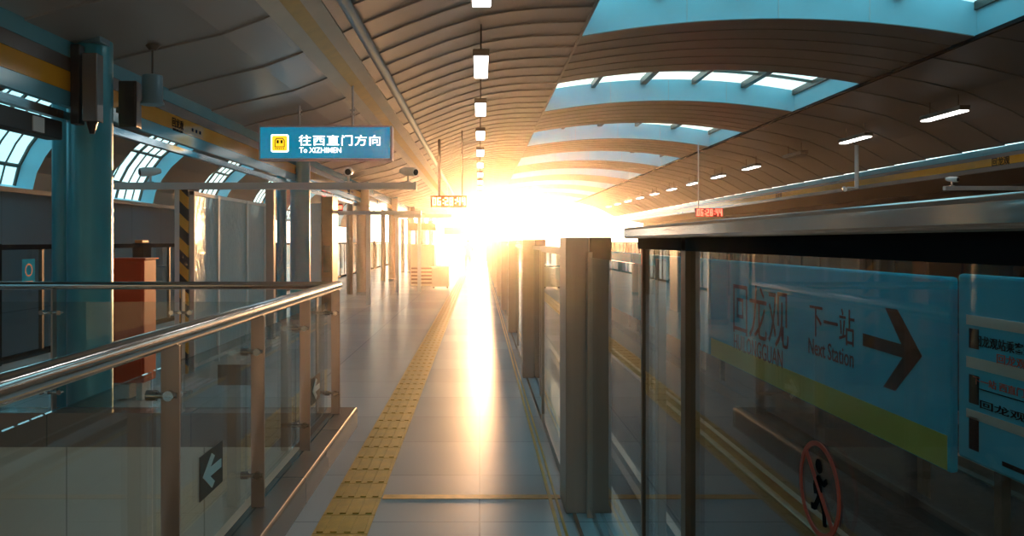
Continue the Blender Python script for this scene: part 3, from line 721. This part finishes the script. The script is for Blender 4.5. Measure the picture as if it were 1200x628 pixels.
for i in range(1, 13):
    y0, y1 = G0 + 4.61 * (i - 1) + .36, G0 + 4.61 * i
    g = thing('platform_gate', (GX, y1, 0), nth(i) + ' glass gate along the right platform edge, receding into the glare', 'platform gate', 'glass gates along the platform edge')
    gate_pillar(y1, g)
    ym = y0 + 2.1
    MB().box(GP - .006, GP + .006, y0, ym, .06, 1.5).build('glass_panel', 'gate_glass', g)
    MB().box(GP + .06, GP + .072, ym, y1, .06, 1.5).build('glass_door', 'gate_glass', g)
    MB().box(GP - .02, GP + .02, y0, ym, 1.5, 1.55).build('top_rail', 'steel_gate', g)
    MB().box(GP + .05, GP + .08, ym, y1, 1.5, 1.54).build('door_rail', 'steel_gate', g)
    MB().box(GP - .018, GP + .018, y0, y0 + .04, 0, 1.55).build('frame_post', 'steel_gate', g)
    MB().box(GP - .018, GP + .018, ym - .05, ym, 0, 1.55).build('frame_post', 'steel_gate', g)
    MB().box(GP + .05, GP + .08, (ym + y1) / 2 - .03, (ym + y1) / 2 + .03, 0, 1.5).build('door_stile', 'steel_gate', g)
    MB().box(GP - .02, GP + .02, y0, ym, 0, .06).build('bottom_rail', 'steel_post', g)
    MB().box(GX + .02, GX + .04, ym, y1, 0, .012).box(GX + .13, GX + .15, ym, y1, 0, .012).build('sill_track', 'steel', g)

# gates of the left edge and of the opposite platform
def simple_gates(x, sgn, y0, n, label, group, tips, catname='platform gate'):
    for i in range(n):
        a = y0 + 4.6 * i; b = a + 4.6
        r = thing('platform_gate', (x, a, 0), nth(i) + ' ' + label, catname, group)
        MB().box(x - .1, x + .1, a, a + .34, 0, 1.56).build('pillar_cover', 'black_frame' if tips else 'black_frame', r, bevel=.006)
        MB().box(x - .006, x + .006, a + .36, b - .02, .06, 1.48).build('glass_panel', 'gate_glass' if tips else 'dark_glass', r)
        MB().box(x - .03, x + .03, a + .34, b, 1.48, 1.55).build('top_rail', 'black_frame', r)
        MB().box(x - .03, x + .03, a + .34, b, 0, .08).build('bottom_rail', 'black_frame', r)
        for q in (1.4, 2.5, 3.6): MB().box(x - .025, x + .025, a + q, a + q + .05, .08, 1.48).build('frame_post', 'black_frame' if q == 2.5 or not tips else 'steel_dark', r)
        if tips: MB().box(x - .07, x + .07, a + .02, a + .32, 1.56, 1.62).build('warning_light', 'orange_tip', r, bevel=.015)
        if tips and i == 1:
            sg_ = MB().box(x + .03, x + .036, a + .9, a + 1.2, .95, 1.35).build('notice', 'board_pale', r)
            MB().box(x + .036, x + .039, a + .95, a + 1.15, .98, 1.05).build('red_text_block', 'text_red', sg_)
            ring = MB()
            for t in range(20):
                a0, a1 = 2 * PI * t / 20, 2 * PI * (t + 1) / 20; cy_, cz_ = a + 1.05, 1.2
                ring.prism([(cy_ + .09 * math.cos(a0), cz_ + .09 * math.sin(a0)), (cy_ + .09 * math.cos(a1), cz_ + .09 * math.sin(a1)), (cy_ + .07 * math.cos(a1), cz_ + .07 * math.sin(a1)), (cy_ + .07 * math.cos(a0), cz_ + .07 * math.sin(a0))], 'X', x + .036, x + .039)
            ring.build('red_ring', 'text_red', sg_)
simple_gates(-6.2, 1, 5.2, 12, 'black framed gate with an orange tip along the left platform edge', 'black gates along the left edge', True)
simple_gates(8.3, -1, 3.0, 12, 'dark glass gate along the far platform beyond the sign boards', 'dark gates of the far platform', False)

# ------------------------------------------------------------------ boards between the tracks
BX = 4.48
def board(y0, y1, z0, z1, name, label, cat, m, group=None):
    r = thing(name, (BX, (y0 + y1) / 2, -1.15), label, cat, group)
    b = MB().box(BX, BX + .09, y0, y1, z0, z1).build('board', m, r, bevel=.03)
    MB().box(BX + .02, BX + .10, y0 + .5, y0 + .6, -1.15, z0 + .05).build('post', 'steel_dark', r); MB().box(BX + .02, BX + .10, y1 - .6, y1 - .5, -1.15, z0 + .05).build('post', 'steel_dark', r)
    return r, b
r, b = board(7.56, 15.4, -.62, 1.25, 'station_sign', 'blue next station board with a big black arrow between the tracks', 'station sign', 'board_blue')
MB().box(BX - .004, BX, 7.6, 15.36, -.60, -.27).build('bottom_stripe', 'board_olive', b)
text_mb('回龙观', .8, FACEL, (BX - .001, 12.75, .44), width=2.5, height=.88, extrude=.004, bold=-.004).build('lettering', 'text_black', b)
text_mb('HUILONGGUAN', .3, FACEL, (BX - .001, 12.85, -.155), width=2.25, height=.27, extrude=.004).build('lettering', 'text_black', b)
text_mb('下一站', .4, FACEL, (BX - .001, 10.12, .545), width=1.28, height=.44, extrude=.004).build('lettering', 'text_black', b)
text_mb('Next Station', .3, FACEL, (BX - .001, 10.15, .18), width=1.30, height=.215, extrude=.004, bold=.006).build('lettering', 'text_black', b)
ap = [(9.27, .455 + .075), (8.35, .445 + .075), (8.78, .88), (8.48, .88), (8.03, .43), (8.52, -.02), (8.80, -.02), (8.35, .35), (9.27, .38)]
ap = [(9.27, .52), (8.42, .50), (8.76, .86), (8.50, .86), (8.03, .43), (8.55, -.02), (8.80, -.02), (8.40, .36), (9.27, .375)]
MB().prism(ap, 'X', BX - .005, BX - .001).build('arrow', 'text_black', b)
r, b = board(.3, 7.44, -.42, 1.29, 'poster_board', 'pale blue notice board with rows of small lettering nearer than the arrow board', 'notice board', 'board_pale')
for z0, z1 in ((.83, .92), (.44, .54), (-.02, .06)): MB().box(BX - .004, BX, .5, 7.3, z0, z1).build('cream_band', 'board_cream', b)
def rowtxt(t, yc, z, w, h, m): text_mb(t, .1, FACEL, (BX - .001, yc, z), width=w, height=h, extrude=.004, bold=.01).build('lettering', m, b)
rowtxt('回龙观站乘客须知', 6.75, .70, .85, .10, 'text_black'); rowtxt('回龙观站', 6.62, .58, .5, .085, 'text_red'); rowtxt('下一站 西直门方向', 6.75, .34, .9, .075, 'text_red')
MB().box(BX - .004, BX, 6.3, 7.2, .265, .275).build('rule_line', 'text_black', b)
rowtxt('回龙观', 6.8, .14, .6, .075, 'text_black')
MB().box(BX - .004, BX, 7.12, 7.26, -.30, .0).box(BX - .004, BX, 7.12, 7.26, .12, .38).box(BX - .004, BX, 7.12, 7.26, .62, .80).build('dark_block', 'text_black', b)
MB().box(BX - .004, BX, 6.45, 6.8, -.33, -.29).build('dark_block', 'text_black', b)
for i in range(4):
    a = 15.55 + 7.9 * i
    board(a, a + 7.7, -.62, 1.25, 'station_sign', ['second', 'third', 'fourth', 'farthest'][i] + ' blank blue board between the tracks, beyond the next station board', 'station sign', 'board_pale', 'blank boards between the tracks')
# low trackside barrier under the boards
struct(MB().box(BX - .16, BX - .03, YB, YE, -1.15, -.95).build('wall_track', 'dark'))

# ------------------------------------------------------------------ far platform fittings
r = thing('camera_pole', (10.0, 20.4, 2.5), 'grey pole with a small camera hanging from the far platform ceiling', 'camera pole')
X, Y = 9.6, 20.2
MB().tube([(X, Y, zc(X) - .05), (X, Y, EH + 1.35)], .05, 14).build('pole', 'grey_paint', r, smooth=True)
MB().tube([(X, Y, EH + 1.37), (X - .25, Y, EH + 1.37)], .025, 10).build('arm', 'grey_paint', r)
MB().tube([(X - .3, Y + .05, EH + 1.36), (X - .36, Y - .14, EH + 1.31)], .05, 14).build('camera', 'camera_white', r, smooth=True)
r = gantry(8.9, 12.2, 15.2, EH + 1.02, .08, [12.1], 'crossbar over the far platform above the gate cap')
cctv(9.05, 15.2, EH + 1.063, 'white camera on the crossbar over the far platform', .4)
cctv(11.2, 15.2, EH + 1.063, 'white camera on the crossbar over the far platform, nearest its post', -.4)

# ------------------------------------------------------------------ distant things on the platform
r = thing('information_cabinet', (-3.5, 18, 0), 'tall brown cabinet with a pale side past the second column', 'cabinet')
MB().box(-3.55, -3.30, 17.8, 18.5, 0, 2.6).build('body', 'brown', r, bevel=.01)
MB().box(-3.82, -3.56, 17.85, 18.45, 0, 2.45).build('side_panel', 'white', r, bevel=.01)
MB().box(-3.5, -3.35, 17.78, 17.8, .9, 1.5).build('screen', 'black', r)
r = thing('led_display', (-3.7, 21, 2.5), 'small red lit display under the crossbar past the brown cabinet', 'display')
MB().box(-4.20, -3.63, 21.0, 21.1, EH + .80, EH + 1.0).build('case', 'led_back_red', r)
for q in range(4): MB().box(-4.16 + .14 * q, -4.06 + .14 * q, 20.985, 21.0, EH + .85, EH + .95).build('lit_character', 'led_red', r)
MB().tube([(-3.9, 21.05, EH + 1.0), (-3.9, 21.05, EH + 2.5)], .015, 8).build('hanger_rod', 'grey_paint', r)
Yk = 28.4
r = thing('service_booth', (-2.0, Yk, 0), 'beige service booth with a window in the glare at the end of the walkway', 'booth')
MB().box(PXw(481, Yk), PXw(509, Yk), Yk, Yk + 1.6, 0, 1.48).build('counter', 'cream', r, bevel=.01)
MB().box(PXw(481, Yk) + .03, PXw(509, Yk) - .03, Yk + .03, Yk + 1.57, 1.48, 2.0).build('window', 'gate_glass', r)
MB().box(PXw(479, Yk), PXw(511, Yk), Yk - .05, Yk + 1.65, 2.0, 2.25).build('roof', 'brown', r, bevel=.01)
for q in range(5): MB().box(PXw(482, Yk), PXw(508, Yk), Yk - .02, Yk, .08 + .13 * q, .14 + .13 * q).build('louvre', 'brown', r)
Yb = 27.0
r = thing('waste_bin', (PXw(516, Yb), Yb, 0), 'square pale bin beside the booth on the walkway', 'bin')
MB().box(PXw(506, Yb), PXw(526, Yb), Yb, Yb + .45, .05, .72).build('body', 'cream', r, bevel=.02)
MB().box(PXw(505, Yb), PXw(527, Yb), Yb - .02, Yb + .47, .72, .77).build('lid', 'steel', r, bevel=.01)
for q in (507, 523): MB().box(PXw(q, Yb), PXw(q + 2, Yb), Yb + .05, Yb + .4, 0, .05).build('foot', 'black', r)
Yl = 33.0
r = thing('hanging_sign', (PXw(532, Yl), Yl, 2.0), 'white lit sign bar hanging beyond the amber clock', 'sign')
MB().box(PXw(520, Yl), PXw(545, Yl), Yl, Yl + .15, PZw(275, Yl), PZw(266, Yl)).build('case', 'white', r)
for q in (524, 541): MB().tube([(PXw(q, Yl), Yl + .07, PZw(266, Yl)), (PXw(q, Yl), Yl + .07, zc(PXw(q, Yl)) - .01)], .015, 8).build('hanger_rod', 'grey_paint', r)

# person walking far down the platform
def person(x, y, h, label):
    r = thing('person', (x, y, 0), label, 'person')
    k = h / 1.7
    J = [(0, 0, .95, .13), (0, 0, 1.15, .13), (0, .0, 1.38, .15), (0, .0, 1.47, .06), (0, -.02, 1.56, .085), (0, -.02, 1.65, .075),
         (.10, 0, .9, .09), (.11, -.1, .50, .06), (.11, -.02, .09, .04), (.11, -.14, .04, .035),
         (-.10, 0, .9, .09), (-.11, .12, .5, .06), (-.11, .26, .12, .04), (-.11, .16, .05, .035),
         (.2, 0, 1.38, .06), (.25, .06, 1.12, .045), (.25, -.03, .88, .035), (.25, -.06, .79, .03),
         (-.2, 0, 1.38, .06), (-.25, -.06, 1.12, .045), (-.25, -.16, .9, .035), (-.25, -.2, .82, .03)]
    E = [(0, 1), (1, 2), (2, 3), (3, 4), (4, 5), (0, 6), (6, 7), (7, 8), (8, 9), (0, 10), (10, 11), (11, 12), (12, 13), (2, 14), (14, 15), (15, 16), (16, 17), (2, 18), (18, 19), (19, 20), (20, 21)]
    me = bpy.data.meshes.new('body'); me.from_pydata([(a * k, b * k, c * k) for a, b, c, _ in J], E, [])
    o = bpy.data.objects.new('body', me); COL.objects.link(o); o.parent = r; me.materials.append(M['coat'])
    md = o.modifiers.new('skin', 'SKIN'); 
    for i, v in enumerate(me.skin_vertices[0].data): v.radius = (J[i][3] * k,) * 2; v.use_root = (i == 0)
    o.modifiers.new('sub', 'SUBSURF').render_levels = 2
    hb = MB(); C0 = Vector((x, y + .0, 1.64 * k))
    hb.tube([(x, y, 1.57 * k), (x, y, 1.62 * k), (x, y, 1.68 * k), (x, y, 1.72 * k), (x, y, 1.735 * k)], [.092 * k, .10 * k, .095 * k, .06 * k, .01], 16)
    hb.build('hair', 'hair', r, smooth=True)
    fb = MB().tube([(x, y - .06 * k, 1.54 * k), (x, y - .075 * k, 1.58 * k), (x, y - .07 * k, 1.62 * k)], [.05 * k, .062 * k, .05 * k], 12); fb.build('face', 'skin', r, smooth=True)
person(PXw(548.5, 40), 40, 1.65, 'person in dark clothes walking far down the platform in the glare')

# ------------------------------------------------------------------ haze
def haze():
    m, nt, out = nodes('sunlit haze')
    v = nt.nodes.new('ShaderNodeVolumeScatter'); v.inputs['Color'].default_value = (1, .93, .85, 1)
    v.inputs['Density'].default_value = .0010; v.inputs['Anisotropy'].default_value = .92
    nt.links.new(v.outputs[0], out.inputs['Volume']); M['haze'] = m
    o = MB().box(-10.4, 13.0, 1.0, YE - 1.5, -1.1, 6.2).build('haze', 'haze')  # added thin volume, stands in for lens glow round the sun
    tag(o, 'thin haze added in the hall for the glow round the sun', 'haze', None, 'stuff')
haze()

# ------------------------------------------------------------------ sun and sky
SD = Vector(((586 - VX) / F, 1, (VY - 256) / F)).normalized()
sl = bpy.data.lights.new('sun', 'SUN'); so = bpy.data.objects.new('sun', sl); COL.objects.link(so)
sl.energy = 9; sl.angle = math.radians(2.5); sl.color = (1, .50, .20)
so.rotation_euler = (-SD).to_track_quat('-Z', 'Y').to_euler(); so.location = (4, 70, 8)

w = bpy.data.worlds.new('sky'); S.world = w; w.use_nodes = True; nt = w.node_tree; nt.nodes.clear()
out = nt.nodes.new('ShaderNodeOutputWorld')
tc = nt.nodes.new('ShaderNodeTexCoord')
def math_n(op, a, b=None, c=None):
    n = nt.nodes.new('ShaderNodeMath'); n.operation = op
    for i, q in enumerate((a, b, c)):
        if q is None: continue
        if isinstance(q, (int, float)): n.inputs[i].default_value = q
        else: nt.links.new(q, n.inputs[i])
    return n.outputs[0]
dot = nt.nodes.new('ShaderNodeVectorMath'); dot.operation = 'DOT_PRODUCT'; dot.inputs[1].default_value = SD
nt.links.new(tc.outputs['Generated'], dot.inputs[0])
d = math_n('MAXIMUM', dot.outputs['Value'], 0.0)
def lobe(p, s): return math_n('MULTIPLY', math_n('POWER', d, p), s)
def bg(col, strength):
    b = nt.nodes.new('ShaderNodeBackground'); b.inputs['Color'].default_value = (*col, 1)
    if isinstance(strength, (int, float)): b.inputs['Strength'].default_value = strength
    else: nt.links.new(strength, b.inputs['Strength'])
    return b.outputs[0]
def addsh(a, b):
    n = nt.nodes.new('ShaderNodeAddShader'); nt.links.new(a, n.inputs[0]); nt.links.new(b, n.inputs[1]); return n.outputs[0]
sh = bg((.26, .75, .90), 1.7)
sh = addsh(sh, bg((1, .50, .18), lobe(10, 2.5)))
sh = addsh(sh, bg((1, .74, .42), lobe(120, 5)))
sh = addsh(sh, bg((1, .88, .65), lobe(2500, 40)))
nt.links.new(sh, out.inputs['Surface'])

S.view_settings.view_transform = 'Standard'; S.view_settings.look = 'None'; S.view_settings.exposure = 0.42; S.view_settings.gamma = 1.0
S.view_settings.use_curve_mapping = False
cy = S.cycles
cy.max_bounces = 10; cy.transparent_max_bounces = 40; cy.diffuse_bounces = 4; cy.glossy_bounces = 5; cy.volume_bounces = 0
cy.sample_clamp_indirect = 6; cy.use_denoising = True; cy.caustics_reflective = True; cy.blur_glossy = .5
